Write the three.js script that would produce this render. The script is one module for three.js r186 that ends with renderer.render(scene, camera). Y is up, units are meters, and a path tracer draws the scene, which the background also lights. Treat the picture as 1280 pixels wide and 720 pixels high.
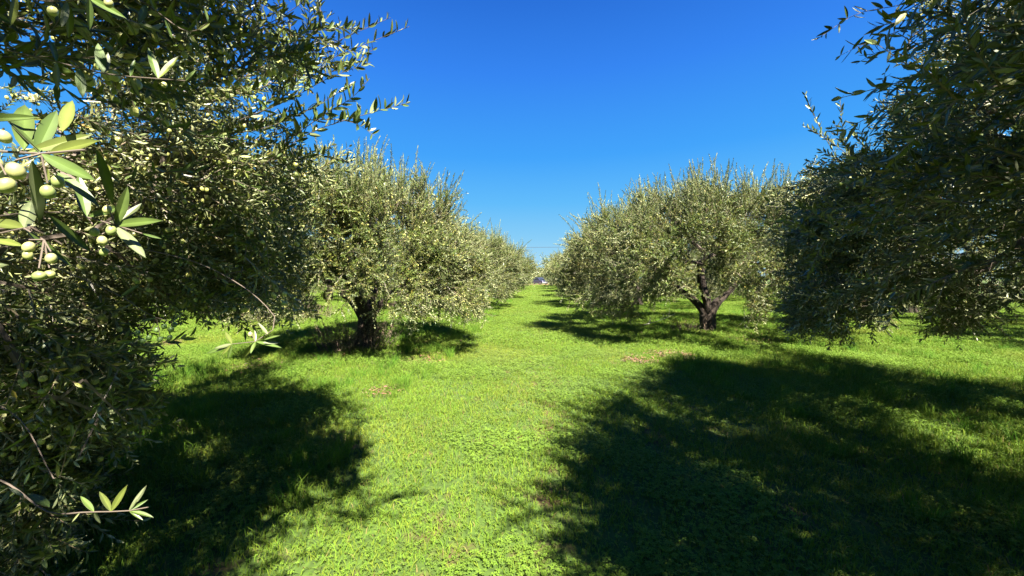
import * as THREE from 'three';
import { mergeGeometries } from 'three/addons/utils/BufferGeometryUtils.js';
import { createNoise2D, createNoise3D } from 'simplex-noise';

// ---------------------------------------------------------------- random numbers
function rng(seed) {
  let a = seed >>> 0;
  return () => { a = (a + 0x6D2B79F5) | 0; let t = Math.imul(a ^ (a >>> 15), 1 | a); t = (t + Math.imul(t ^ (t >>> 7), 61 | t)) ^ t; return ((t ^ (t >>> 14)) >>> 0) / 4294967296; };
}
const n2 = createNoise2D(rng(11)), n3 = createNoise3D(rng(12));
const V = (x, y, z) => new THREE.Vector3(x, y, z);
const clamp = (x, a, b) => Math.min(b, Math.max(a, x));
const smooth = (a, b, x) => { const t = clamp((x - a) / (b - a), 0, 1); return t * t * (3 - 2 * t); };

// ---------------------------------------------------------------- camera, sky, sun, exposure
const scene = new THREE.Scene();
const FOCAL = 470;                                     // in pixels of the 1280 x 720 photograph
const camera = new THREE.PerspectiveCamera(2 * Math.atan(360 / FOCAL) * 180 / Math.PI, 16 / 9, 0.05, 2000);
camera.position.set(0, 1.6, 0);
camera.rotation.order = 'YXZ';
camera.rotation.set(-Math.atan(13 / FOCAL), Math.atan(32 / FOCAL), 0);
camera.updateMatrixWorld(true);
const EXPOSURE = 4.6;

const SKY = [                                           // elevation in degrees, colour of clear air as seen
  [0, 0.50, 0.76, 0.93], [3, 0.37, 0.70, 0.94], [6, 0.25, 0.62, 0.94], [11, 0.125, 0.51, 0.97], [17.5, 0.058, 0.375, 0.97], [28, 0.038, 0.24, 0.89], [36, 0.024, 0.165, 0.70], [60, 0.012, 0.10, 0.50], [90, 0.009, 0.08, 0.42],
];
{
  const w = 64, h = 512, data = new Float32Array(w * h * 4);
  for (let j = 0; j < h; j++) {
    const el = Math.max(0, ((j + 0.5) / h - 0.5) * 180);
    let k = 0; while (k < SKY.length - 2 && el > SKY[k + 1][0]) k++;
    const a = SKY[k], b = SKY[k + 1], t = clamp((el - a[0]) / (b[0] - a[0]), 0, 1);
    for (let i = 0; i < w; i++) for (let c = 0; c < 4; c++) data[(j * w + i) * 4 + c] = c === 3 ? 1 : (a[c + 1] + (b[c + 1] - a[c + 1]) * t) / EXPOSURE;
  }
  const sky = new THREE.DataTexture(data, w, h, THREE.RGBAFormat, THREE.FloatType);
  sky.mapping = THREE.EquirectangularReflectionMapping; sky.magFilter = THREE.LinearFilter; sky.needsUpdate = true;
  scene.background = sky; scene.environment = sky;
}
const sun = new THREE.DirectionalLight(new THREE.Color(1, 0.94, 0.84), 5);
sun.position.set(0.37, 1.0, 0.78).multiplyScalar(60);
sun.castShadow = true; sun.shadow.mapSize.set(4096, 4096);
Object.assign(sun.shadow.camera, { left: -45, right: 45, top: 45, bottom: -45, near: 1, far: 200 });
scene.add(sun, sun.target);

const renderer = new THREE.WebGLRenderer({ antialias: true });
renderer.toneMapping = THREE.LinearToneMapping;
renderer.toneMappingExposure = EXPOSURE;
renderer.shadowMap.enabled = true;
renderer.setSize(1024, 576);

// a pixel of the photograph to a point at a given distance along the view axis, or on the ground
const EYE = camera.position.clone();
function at(px, py, depth) { return V((px - 640) / FOCAL * depth, (360 - py) / FOCAL * depth, -depth).applyMatrix4(camera.matrixWorld); }
function onGround(px, py) { const p = at(px, py, 1).sub(EYE); return EYE.clone().addScaledVector(p, -EYE.y / p.y); }
function pixelOf(p) { const q = p.clone().applyMatrix4(camera.matrixWorldInverse); return [640 + FOCAL * q.x / -q.z, 360 - FOCAL * q.y / -q.z, -q.z]; }
camera.matrixWorldInverse.copy(camera.matrixWorld).invert();

// ---------------------------------------------------------------- naming helpers
const taken = {};
function numbered(name) { const n = taken[name] = (taken[name] ?? -1) + 1; return n ? `${name}_${String(n).padStart(3, '0')}` : name; }
function shade(o) { o.traverse((m) => { if (m.isMesh) { m.castShadow = true; m.receiveShadow = true; } }); return o; }
function tag(o, label, category, group, kind) {
  o.userData.label = label; o.userData.category = category;
  if (group) o.userData.group = group;
  if (kind) o.userData.kind = kind;
  return o;
}
function thing(name, pos, label, category, group) {
  const o = new THREE.Group(); o.name = numbered(name); o.position.copy(pos); scene.add(o);
  return tag(o, label, category, group);
}
function part(name, geometry, material, parent) { const m = new THREE.Mesh(geometry, material); m.name = name; m.castShadow = m.receiveShadow = true; parent.add(m); return m; }

// ---------------------------------------------------------------- materials
function noiseTexture(size, paint, srgb = false) {
  const d = new Uint8Array(size * size * 4);
  for (let j = 0; j < size; j++) for (let i = 0; i < size; i++) {
    const c = paint(i / size, j / size), k = (j * size + i) * 4;
    for (let q = 0; q < 3; q++) d[k + q] = clamp(c[q] ?? c[0], 0, 1) * 255;
    d[k + 3] = 255;
  }
  const t = new THREE.DataTexture(d, size, size); t.wrapS = t.wrapT = THREE.RepeatWrapping; t.magFilter = THREE.LinearFilter; t.minFilter = THREE.LinearMipmapLinearFilter; t.generateMipmaps = true;
  if (srgb) t.colorSpace = THREE.SRGBColorSpace;
  t.needsUpdate = true; return t;
}
// tiling noise on a torus
function tile(u, v, f, o = 0) { const a = u * 6.28318, b = v * 6.28318, r = f / 6.28318; return 0.5 + 0.5 * (n3(Math.cos(a) * r + o, Math.sin(a) * r, Math.cos(b) * r) * 0.6 + n3(Math.sin(b) * r + o, Math.cos(a) * r + 7, Math.sin(a) * r + 3) * 0.4); }
const barkHeight = noiseTexture(256, (u, v) => { const r = Math.abs(n3(u * 14, v * 2.2, 5)); return [0.25 + 0.75 * Math.pow(r, 0.6) * (0.6 + 0.4 * tile(u, v, 30))]; });
const barkColor = noiseTexture(256, (u, v) => { const a = tile(u, v, 9, 2), b = tile(u, v, 40, 4), l = smooth(0.62, 0.8, tile(u, v, 16, 9)); const g = 0.30 + 0.22 * a + 0.12 * b; return [g * 1.06 + l * 0.06, g * 0.93 + l * 0.10, g * 0.80 + l * 0.05]; }, true);
const M = {};
M.bark = new THREE.MeshStandardMaterial({ color: new THREE.Color(0.18, 0.165, 0.155), map: barkColor, bumpMap: barkHeight, bumpScale: 0.02, roughness: 0.95 }); M.bark.name = 'olive bark';
M.twig = new THREE.MeshStandardMaterial({ color: new THREE.Color(0.13, 0.10, 0.075), roughness: 0.85 }); M.twig.name = 'twig bark';
M.leaf = new THREE.MeshPhysicalMaterial({ vertexColors: true, roughness: 0.44, specularIntensity: 1 }); M.leaf.name = 'olive leaves';
M.olive = new THREE.MeshPhysicalMaterial({ vertexColors: true, roughness: 0.38, clearcoat: 0.15, clearcoatRoughness: 0.4 }); M.olive.name = 'olive fruit';
M.grass = new THREE.MeshPhysicalMaterial({ vertexColors: true, roughness: 0.92, transmission: 0.42, thickness: 0, specularIntensity: 0.35 }); M.grass.name = 'grass blades';
M.dry = new THREE.MeshStandardMaterial({ vertexColors: true, roughness: 0.95 }); M.dry.name = 'dry plant matter';

// ---------------------------------------------------------------- geometry collector
class Soup {
  constructor() { this.p = []; this.c = []; }
  tri(a, b, c, ca, cb = ca, cc = ca) { this.p.push(a.x, a.y, a.z, b.x, b.y, b.z, c.x, c.y, c.z); this.c.push(...ca, ...cb, ...cc); }
  geometry() {
    const g = new THREE.BufferGeometry();
    g.setAttribute('position', new THREE.Float32BufferAttribute(this.p, 3)); g.setAttribute('color', new THREE.Float32BufferAttribute(this.c, 3));
    g.computeVertexNormals(); return g;
  }
  stem(points, radii, color, sides = 3) {
    for (let i = 0; i + 1 < points.length; i++) {
      const d = points[i + 1].clone().sub(points[i]).normalize(), u = perp(d), w = d.clone().cross(u);
      const ring = (p, r) => Array.from({ length: sides }, (_, k) => { const a = k / sides * 6.28318; return p.clone().addScaledVector(u, Math.cos(a) * r).addScaledVector(w, Math.sin(a) * r); });
      const A = ring(points[i], radii[i]), B = ring(points[i + 1], radii[i + 1]);
      for (let k = 0; k < sides; k++) { const n = (k + 1) % sides; this.tri(A[k], A[n], B[n], color); this.tri(A[k], B[n], B[k], color); }
    }
  }
  // a leaf with an upper and an under side, folded along the midrib and bent along its length
  leaf(base, dir, up, L, W, top, under, { segs = 2, fold = 0.25, curl = 0.12, thick = 0.0007, rib = 0, mottle = null } = {}) {
    const side = dir.clone().cross(up).normalize(), n = side.clone().cross(dir).normalize();
    const q = (t, s) => { const w = segs < 3 ? W * [0, 0.5, 0.42, 0][Math.round(t * 3)] : W * 0.5 * Math.pow(Math.sin(Math.PI * Math.pow(t, 0.9)), 0.75); return base.clone().addScaledVector(dir, t * L).addScaledVector(n, -curl * L * t * t + fold * w * Math.abs(s)).addScaledVector(side, w * s); };
    const N = segs < 3 ? 3 : segs;
    for (const s of [-1, 1]) for (let i = 0; i < N; i++) {
      const t0 = i / N, t1 = (i + 1) / N, a = q(t0, 0), b = q(t0, s), c = q(t1, s), d = q(t1, 0);
      const quad = (o, col, flip) => {
        const [A, B, C, D] = [a, b, c, d].map((p) => p.clone().addScaledVector(n, o));
        const on = (p) => { const k = (mottle ? 0.82 + 0.36 * mottle(p) : 1) * (p === A || p === D ? 1 + rib : 1); return [col[0] * k, col[1] * k, col[2] * k]; };
        const put = (x, y, z) => flip ? this.tri(x, z, y, on(x), on(z), on(y)) : this.tri(x, y, z, on(x), on(y), on(z));
        if (i > 0) put(A, B, C); else put(A, C, D);
        if (i > 0 && i < N - 1) put(A, C, D);
      };
      quad(thick, top, s > 0); quad(-thick, under, s < 0);
    }
  }
  ball(c, rx, ry, color, axis = V(0, 1, 0), nu = 7, nv = 5, mottle = 0) {
    const q = new THREE.Quaternion().setFromUnitVectors(V(0, 1, 0), axis.clone().normalize());
    const P = (i, j) => { const a = i / nu * 6.28318, b = j / nv * Math.PI; return V(Math.cos(a) * Math.sin(b) * rx, Math.cos(b) * ry, Math.sin(a) * Math.sin(b) * rx).applyQuaternion(q).add(c); };
    const K = (i, j) => { const a = (i % nu) / nu * 6.28318, b = j / nv * Math.PI, m = mottle ? 1 + mottle * n3(Math.cos(a) * Math.sin(b) * 3 + color[0] * 90, Math.cos(b) * 3, Math.sin(a) * Math.sin(b) * 3) : 1; return [color[0] * m, color[1] * (1 + (m - 1) * 0.6), color[2] * m]; };
    for (let i = 0; i < nu; i++) for (let j = 0; j < nv; j++) { if (j < nv - 1) this.tri(P(i, j), P(i + 1, j + 1), P(i, j + 1), K(i, j), K(i + 1, j + 1), K(i, j + 1)); if (j > 0) this.tri(P(i, j), P(i + 1, j), P(i + 1, j + 1), K(i, j), K(i + 1, j), K(i + 1, j + 1)); }
  }
}
function perp(d) { return (Math.abs(d.y) < 0.9 ? V(0, 1, 0) : V(1, 0, 0)).cross(d).normalize(); }

// ---------------------------------------------------------------- the ground
const groundMap = noiseTexture(1024, (u, v) => {
  const a = tile(u, v, 6, 1), b = tile(u, v, 30, 3), c = tile(u, v, 110, 8), soil = smooth(0.55, 0.8, 0.5 * a + 0.5 * b);
  const g = 0.7 + 0.5 * c; return [(0.27 + 0.10 * soil) * g, (0.36 - 0.06 * soil) * g, (0.10 + 0.08 * soil) * g];
}, true);
groundMap.repeat.set(1 / 5, 1 / 5);
function sheet(x0, x1, d0, d1, y, material, name, step = 0) {
  const g = new THREE.PlaneGeometry(x1 - x0, d1 - d0, 8, 8); g.rotateX(-Math.PI / 2); g.translate((x0 + x1) / 2, y, -(d0 + d1) / 2);
  const p = g.attributes.position, uv = g.attributes.uv; for (let i = 0; i < p.count; i++) uv.setXY(i, p.getX(i), p.getZ(i));
  const m = new THREE.Mesh(g, material); m.name = numbered(name); m.userData.kind = 'structure'; m.receiveShadow = true; scene.add(m); return m;
}
const groundMat = new THREE.MeshStandardMaterial({ map: groundMap, roughness: 1 }); groundMat.name = 'mossy soil';
tag(sheet(-700, 700, -60, 1400, 0, groundMat, 'ground'), 'flat orchard ground of mossy soil under the grass', 'ground', null, 'structure');
const dirtMap = noiseTexture(256, (u, v) => { const a = tile(u, v, 8, 5), b = tile(u, v, 40, 6); return [0.52 + 0.14 * a + 0.1 * b, 0.38 + 0.1 * a + 0.1 * b, 0.29 + 0.08 * a + 0.08 * b]; }, true);
dirtMap.repeat.set(1 / 6, 1 / 6);
const dirtMat = new THREE.MeshStandardMaterial({ map: dirtMap, roughness: 1 }); dirtMat.name = 'reddish earth';
tag(sheet(-120, 120, 84, 93, 0.004, dirtMat, 'dirt_road'), 'reddish dirt road crossing beyond the last olive trees', 'road', null, 'structure');

// ---------------------------------------------------------------- grass
function grassPatch(size, blades, hMin, hMax, width, clovers, cloverSize, seed) {
  const R = rng(seed), s = new Soup();
  for (let i = 0; i < blades; i++) {
    const x = (R() - 0.5) * size * 1.15, z = (R() - 0.5) * size * 1.15, h = hMin + (hMax - hMin) * Math.pow(R(), 1.5), a = R() * 6.28318, lean = h * (0.15 + 0.75 * R()), b = R() * 6.28318;
    const w = width * (0.7 + 0.6 * R()), tone = 0.8 + 0.4 * R(), yel = R() < 0.03 ? 1 : 0;
    const col = yel ? [0.26 * tone, 0.23 * tone, 0.07 * tone] : [0.172 * tone * (0.80 + 0.40 * R()), 0.268 * tone, 0.021 * tone];
    const cx = Math.cos(a) * w, cz = Math.sin(a) * w, lx = Math.cos(b) * lean, lz = Math.sin(b) * lean;
    const A = V(x - cx, -0.005, z - cz), B = V(x + cx, -0.005, z + cz), C = V(x - cx * 0.8 + lx * 0.35, h * 0.6, z - cz * 0.8 + lz * 0.35), D = V(x + cx * 0.8 + lx * 0.35, h * 0.6, z + cz * 0.8 + lz * 0.35), E = V(x + lx, h * (0.96 - 0.25 * R()), z + lz);
    s.tri(A, B, D, col); s.tri(A, D, C, col); s.tri(C, D, E, col);
  }
  for (let i = 0; i < clovers; i++) {
    const x = (R() - 0.5) * size * 1.1, z = (R() - 0.5) * size * 1.1, h = hMin + (hMax * 0.8 - hMin) * R(), tone = 0.75 + 0.5 * R(), col = [0.158 * tone, 0.264 * tone, 0.021 * tone], r = cloverSize * (0.7 + 0.6 * R());
    const tilt = V((R() - 0.5) * 0.9, 1, (R() - 0.5) * 0.9).normalize(), u = perp(tilt), w = tilt.clone().cross(u), o = V(x, h, z), a0 = R() * 6.28;
    for (let k = 0; k < 3; k++) {
      const at_ = (ang, rr, dy) => o.clone().addScaledVector(u, Math.cos(ang) * rr).addScaledVector(w, Math.sin(ang) * rr).addScaledVector(tilt, dy);
      const a = a0 + k * 2.094, p1 = at_(a - 0.62, r * 0.85, r * 0.1), p2 = at_(a, r * 0.82, -r * 0.1), p3 = at_(a + 0.62, r * 0.85, r * 0.1);
      s.tri(o, p1, p2, col); s.tri(o, p2, p3, col);
    }
  }
  return s.geometry();
}
function instanced(name, geometry, material, list, parent) {
  const m = new THREE.InstancedMesh(geometry, material, list.length); m.name = name; m.castShadow = m.receiveShadow = true;
  list.forEach(([mat, col], i) => { m.setMatrixAt(i, mat); if (col) m.setColorAt(i, col); });
  m.userData.kind = 'stuff'; parent.add(m); return m;
}
const up = V(0, 1, 0);
function lawn(label, variants, step, d0, d1, xAt, seed, hScale) {
  const R = rng(seed), lists = variants.map(() => []);
  for (let d = d0; d < d1; d += step) {
    const half = xAt(d);
    for (let x = -half[0]; x < half[1]; x += step) {
      const X = x + (R() - 0.5) * step * 0.6, D = d + (R() - 0.5) * step * 0.6, edge = Math.min(1, Math.abs(X - 0.4) / 3.4);
      const bare = n2(X * 0.5 + 4, D * 0.35) * 0.6 + n2(X * 1.7, D * 1.3 + 9) * 0.4; if (bare > 0.84 && Math.abs(X - 0.4) > 2.6) continue;
      const tall = (0.72 + 0.55 * edge * edge + 0.25 * n2(X * 0.8 + 20, D * 0.5)) * hScale * (bare > 0.7 && Math.abs(X - 0.4) > 2.6 ? 0.7 : 1), dry = smooth(0.25, 0.8, n2(X * 0.32 + 50, D * 0.22 + 3));
      const t = 0.92 + 0.16 * R() + 0.08 * n2(X * 1.3, D * 1.1);
      const m = new THREE.Matrix4().compose(V(X, 0, -D), new THREE.Quaternion().setFromAxisAngle(up, R() * 6.28318), V(1 + 0.2 * R(), tall, 1 + 0.2 * R()));
      const shadyClover = 0.05 + n2(X * 0.45 + 70, D * 0.45);
      const k = variants.length === 4 ? (shadyClover > R() * 0.7 ? 2 + (R() < 0.5 ? 1 : 0) : (R() < 0.5 ? 0 : 1)) : Math.floor(R() * variants.length);
      lists[k].push([m, new THREE.Color(t * (1 + 0.2 * dry), t, t * (1 + 0.2 * dry))]);
    }
  }
  const g = new THREE.Group(); g.name = numbered('grass'); scene.add(g); tag(g, label, 'grass', null, 'stuff');
  variants.forEach((v, k) => lists[k].length && instanced('grass_tufts', v, M.grass, lists[k], g));
}
lawn('lush short grass and clover growing between the first olive trees', [grassPatch(0.4, 460, 0.035, 0.095, 0.0026, 60, 0.009, 1), grassPatch(0.4, 430, 0.03, 0.085, 0.0028, 80, 0.010, 2), grassPatch(0.4, 200, 0.035, 0.12, 0.0027, 330, 0.0125, 3), grassPatch(0.4, 170, 0.03, 0.11, 0.0027, 380, 0.0135, 4)], 0.34, 0.2, 9, (d) => [d * 1.6 + 3, d * 1.5 + 3], 5, 1);
lawn('short green grass carpeting the lane farther along the rows', [grassPatch(0.8, 900, 0.04, 0.11, 0.0042, 120, 0.02, 6), grassPatch(0.8, 860, 0.04, 0.10, 0.0044, 160, 0.02, 7)], 0.68, 9, 28, (d) => [d * 1.3 + 6, d * 1.35 + 6], 8, 1);
lawn('short green grass running to the far end of the orchard', [grassPatch(2, 1300, 0.05, 0.12, 0.011, 120, 0.05, 9), grassPatch(2, 1250, 0.05, 0.12, 0.012, 160, 0.05, 10)], 1.7, 28, 84, (d) => [34 + d * 0.2, 36 + d * 0.2], 11, 0.9);

// ---------------------------------------------------------------- olive shoots
const TOP = [[0.074, 0.117, 0.023], [0.088, 0.132, 0.026], [0.115, 0.140, 0.027]], UNDER = [[0.235, 0.272, 0.125], [0.272, 0.305, 0.155], [0.208, 0.245, 0.105]];
const STEM = [0.20, 0.17, 0.12];
function mul(c, k) { return [c[0] * k, c[1] * k, c[2] * k]; }
function shootInto(s, R, base, dir, len, pairs, { leafL = 0.055, leafW = 0.0125, angle = 0.75, sag = 0, start = 0.1, stemR = 0.0022, segs = 2 } = {}) {
  const pts = [base.clone()], d = dir.clone().normalize(), n = Math.max(3, Math.round(len / 0.09)); let p = base.clone();
  for (let i = 0; i < n; i++) { d.y -= sag / n; d.x += (R() - 0.5) * 0.16; d.z += (R() - 0.5) * 0.16; d.normalize(); p = p.clone().addScaledVector(d, len / n); pts.push(p); }
  s.stem(pts, pts.map((_, i) => stemR * (1.1 - i / pts.length)), STEM);
  const along = (t) => { const f = clamp(t, 0, 0.999) * n, i = Math.floor(f); return [pts[i].clone().lerp(pts[i + 1], f - i), pts[i + 1].clone().sub(pts[i]).normalize()]; };
  let roll = R() * 6.28;
  for (let i = 0; i < pairs; i++) {
    const t = start + (1 - start) * (i + 0.3 * R()) / pairs, [q, a] = along(t), u = perp(a), w = a.clone().cross(u); roll += 1.571 + (R() - 0.5) * 0.5;
    for (const sgn of [0, Math.PI]) {
      if (R() < 0.08) continue;
      const ang = angle * (0.7 + 0.6 * R()) * (t > 0.93 ? 0.45 : 1), r = roll + sgn + (R() - 0.5) * 0.5, out = u.clone().multiplyScalar(Math.cos(r)).addScaledVector(w, Math.sin(r));
      const ld = a.clone().multiplyScalar(Math.cos(ang)).addScaledVector(out, Math.sin(ang)).normalize(), adax = a.clone().addScaledVector(ld, -a.dot(ld)).normalize();
      adax.applyAxisAngle(ld, (R() - 0.5) * 1.2);
      const k = 0.8 + 0.45 * R(), size = (0.7 + 0.45 * R()) * (t > 0.85 ? 0.75 : 1), tc = R() < 0.03 ? [0.27, 0.24, 0.06] : mul(TOP[Math.floor(R() * 3)], k);
      s.leaf(q, ld, adax, leafL * size, leafW * (0.85 + 0.3 * R()), tc, mul(UNDER[Math.floor(R() * 3)], k), { curl: (R() - 0.35) * 0.3, fold: 0.15 + 0.35 * R(), segs });
    }
  }
  return pts;
}
function branchlet(seed, laterals, len, opts = {}) {                 // a leafy branchlet growing along +y
  const R = rng(seed), s = new Soup();
  const pts = shootInto(s, R, V(0, 0, 0), V(0.1 * (R() - 0.5), 1, 0.1 * (R() - 0.5)), len, Math.round(len / 0.024), { stemR: 0.0035, ...opts });
  for (let i = 0; i < laterals; i++) {
    const j = 1 + Math.floor(R() * (pts.length - 2)), a = R() * 6.28, e = 0.5 + 0.5 * R();
    shootInto(s, R, pts[j], V(Math.cos(a) * e, 0.75, Math.sin(a) * e), len * (0.35 + 0.3 * R()), Math.round(len * 0.45 / 0.022), opts);
  }
  return s.geometry();
}
const BUSHY = [branchlet(21, 4, 0.42), branchlet(22, 5, 0.46), branchlet(23, 4, 0.38)];
const WHIP = [branchlet(31, 0, 0.95, { angle: 0.5, leafW: 0.0105 }), branchlet(32, 1, 0.7, { angle: 0.6, leafW: 0.0115 })];
const DROOP = [branchlet(41, 3, 0.48, { angle: 0.85, sag: 0.25 }), branchlet(42, 4, 0.42, { angle: 0.95, sag: 0.15 })];
const KINDS = [...BUSHY, ...WHIP, ...DROOP];
function oliveCluster(seed, n) {
  const R = rng(seed), s = new Soup();
  for (let i = 0; i < n; i++) {
    const p = V((R() - 0.5) * 0.07, -0.02 - 0.07 * R(), (R() - 0.5) * 0.07), k = 0.85 + 0.3 * R();
    s.stem([V(0, 0, 0), p.clone().add(V(0, 0.012, 0))], [0.0012, 0.0008], STEM);
    s.ball(p, 0.0085 + 0.002 * R(), 0.0115 + 0.002 * R(), R() < 0.75 ? [0.44 * k, 0.44 * k, 0.13 * k] : [0.28 * k, 0.34 * k, 0.09 * k], V(R() - 0.5, 1.4, R() - 0.5), 7, 5);
  }
  return s.geometry();
}
const FRUIT = [oliveCluster(51, 5), oliveCluster(52, 7)];

// ---------------------------------------------------------------- trunks and limbs
function limbGeometry(points, radii, sides, seed, rough = 0.16) {
  const pos = [], uv = [], idx = []; let len = 0; const fr = [];
  let u = perp(points[1].clone().sub(points[0]).normalize());
  for (let i = 0; i < points.length; i++) {
    const d = points[Math.min(i + 1, points.length - 1)].clone().sub(points[Math.max(0, i - 1)]).normalize(); u = u.clone().addScaledVector(d, -u.dot(d)).normalize();
    const w = d.clone().cross(u); if (i) len += points[i].distanceTo(points[i - 1]);
    for (let k = 0; k <= sides; k++) {
      const a = (k % sides) / sides * 6.28318, ca = Math.cos(a), sa = Math.sin(a);
      const r = radii[i] * (1 + rough * (n3(ca * 1.2 + seed, sa * 1.2, len * 1.5) + 0.6 * n3(ca * 3 + seed, sa * 3, len * 2.2 + 5)));
      const p = points[i].clone().addScaledVector(u, ca * r).addScaledVector(w, sa * r); pos.push(p.x, p.y, p.z); uv.push(k / sides * Math.max(1, Math.round(radii[0] * 6.28 / 0.5)), len / 0.5);
    }
    fr.push(1);
  }
  for (let i = 0; i + 1 < points.length; i++) for (let k = 0; k < sides; k++) { const a = i * (sides + 1) + k, b = a + 1, c = a + sides + 1, e = c + 1; idx.push(a, b, e, a, e, c); }
  const g = new THREE.BufferGeometry(); g.setAttribute('position', new THREE.Float32BufferAttribute(pos, 3)); g.setAttribute('uv', new THREE.Float32BufferAttribute(uv, 2)); g.setIndex(idx); g.computeVertexNormals(); return g;
}
function curve(pts, n) { return new THREE.CatmullRomCurve3(pts).getSpacedPoints(n); }

// ---------------------------------------------------------------- an olive tree
const OUT = new THREE.Quaternion();
function growTree(o) {
  const R = rng(o.seed), base = V(o.x, 0, -o.d), t = thing('olive_tree', base, o.label, 'olive tree', o.group);
  const { rad: RAD, H, skirt = 0.8, trunkH = 0.8, trunkR = 0.24, lean = [0, 0] } = o, off = o.offset ?? [0, 0];
  // trunk
  const top = V(lean[0], trunkH, lean[1]), tp = curve([V(0, -0.12, 0), V(lean[0] * 0.1, trunkH * 0.3, lean[1] * 0.1), V(lean[0] * 0.6, trunkH * 0.75, lean[1] * 0.6), top, V(lean[0] * 1.15, trunkH + 0.14, lean[1] * 1.15)], 14);
  part('trunk', limbGeometry(tp, tp.map((_, i) => trunkR * (i < 4 ? 1.55 - 0.13 * i : i > 11 ? 1.06 - 0.2 * (i - 11) : 1.02)), 18, o.seed, 0.2), M.bark, t);
  const nodes = [];
  const yc = o.yc ?? 0.44 * H + 0.35;
  for (const [az, reach, rise, rr] of o.limbs) {
    const c = Math.cos(az), s_ = Math.sin(az), e = V(top.x + c * reach, trunkH + rise, top.z + s_ * reach);
    const pts = curve([V(top.x * 0.8 - c * 0.03, trunkH - 0.22, top.z * 0.8 - s_ * 0.03), V(top.x + c * reach * 0.18, trunkH + rise * 0.22, top.z + s_ * reach * 0.18), V(top.x + c * reach * 0.5 + (R() - 0.5) * 0.25, trunkH + rise * 0.55 + (R() - 0.5) * 0.15, top.z + s_ * reach * 0.5 + (R() - 0.5) * 0.25), e], 12);
    part('limb', limbGeometry(pts, pts.map((_, i) => trunkR * (rr ?? 0.62) * (1 - 0.075 * i) + 0.012), 10, o.seed + az, 0.14), M.bark, t);
    pts.forEach((p, i) => i > 2 && nodes.push({ p, parent: -1, limb: true, w: 0, r0: trunkR * 0.3 }));
  }
  // targets that the branches grow towards
  const amp = o.lobes ?? 1.2, lobe = (a, y) => 1 + amp * 0.10 * n3(Math.cos(a) * 1.6 + o.seed * 3.1, Math.sin(a) * 1.6, y * 0.55) + amp * 0.07 * n3(Math.cos(a) * 4 + o.seed, Math.sin(a) * 4, y * 1.3);
  const targets = []; let guard = 0;
  while (targets.length < o.targets && guard++ < 60000) {
    const x = (R() * 2 - 1) * RAD * 1.15, z = (R() * 2 - 1) * RAD * 1.15, y = skirt + R() * (H * 1.05 - skirt), r = Math.hypot(x, z), rn = r / (RAD * lobe(Math.atan2(z, x), y));
    const h = y > yc ? (H - yc) * (1 + 0.1 * n2(x * 0.9 + o.seed, z * 0.9)) : yc - skirt, s = Math.pow(rn, 2.3) + Math.pow(Math.abs(y - yc) / h, y > yc ? 2.2 : 3.2);
    if (s > 1 || R() > 0.06 + 0.94 * Math.pow(s, 1.6)) continue;
    if (y < 1.0 + 1.0 * (1 - smooth(0.35, 0.8, rn))) continue;
    const p = V(x + off[0], y, z + off[1]); if (o.keep && !o.keep(p.clone().add(base))) continue;
    if (o.keep && !o.soft) { const w = p.clone().add(base), outv = p.clone().sub(V(0, yc, 0)).normalize(); let ok = 0; for (let q = 0; q < 6; q++) if (o.keep(w.clone().addScaledVector(outv, 0.3).add(V((q % 3 - 1) * 0.35, q < 3 ? -0.3 : 0.3, ((q * 2) % 3 - 1) * 0.35)))) ok++; if (ok < 5) continue; }
    targets.push({ p, s, rn, y });
  }
  for (const e of o.extra ?? []) targets.push({ p: e.p.clone().sub(base), s: 0.97, rn: 0.95, y: e.p.y, dir: e.dir, few: e.few, wide: e.wide, spray: e.spray });
  const trunkAxis = V(top.x, yc, top.z);
  targets.sort((a, b) => a.p.distanceTo(trunkAxis) - b.p.distanceTo(trunkAxis));
  for (const g of targets) {
    if (g.spray) continue;
    let best = 0, bd = 1e9; for (let i = 0; i < nodes.length; i++) { const q = nodes[i].p, dd = q.distanceTo(g.p) + 0.35 * Math.max(0, q.distanceTo(trunkAxis) - g.p.distanceTo(trunkAxis) + 0.15); if (dd < bd) { bd = dd; best = i; } }
    const a = nodes[best].p, n = clamp(Math.round(a.distanceTo(g.p) / 0.28), 1, 6), mid = a.clone().lerp(g.p, 0.5).add(V((R() - 0.5) * 0.15, 0.12 * a.distanceTo(g.p), (R() - 0.5) * 0.15)); let par = best;
    for (let i = 1; i <= n; i++) { const f = i / n, p = a.clone().multiplyScalar((1 - f) * (1 - f)).addScaledVector(mid, 2 * f * (1 - f)).addScaledVector(g.p, f * f); nodes.push({ p, parent: par, w: 0 }); par = nodes.length - 1; }
    g.node = par; for (let k = par; k >= 0; k = nodes[k].parent) nodes[k].w++;
  }
  const crown = new THREE.Group(); crown.name = 'crown'; t.add(crown);
  const bs = new Soup(), bc = [1, 1, 1];
  for (const nd of nodes) { if (nd.parent < 0) continue; const pr = nodes[nd.parent], r1 = 0.0028 * Math.pow(nd.w, 0.66) + 0.0008, r0 = pr.limb ? r1 * 1.15 : 0.0028 * Math.pow(pr.w, 0.66) + 0.0008; bs.stem([pr.p, nd.p], [Math.min(r0, r1 * 1.5), r1], bc, r1 > 0.012 ? 5 : 3); }
  const bm = part('branches', bs.geometry(), M.twig, crown); bm.userData.kind = 'stuff';
  // leafy shoots
  const lists = KINDS.map(() => []), fruit = FRUIT.map(() => []);
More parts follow.
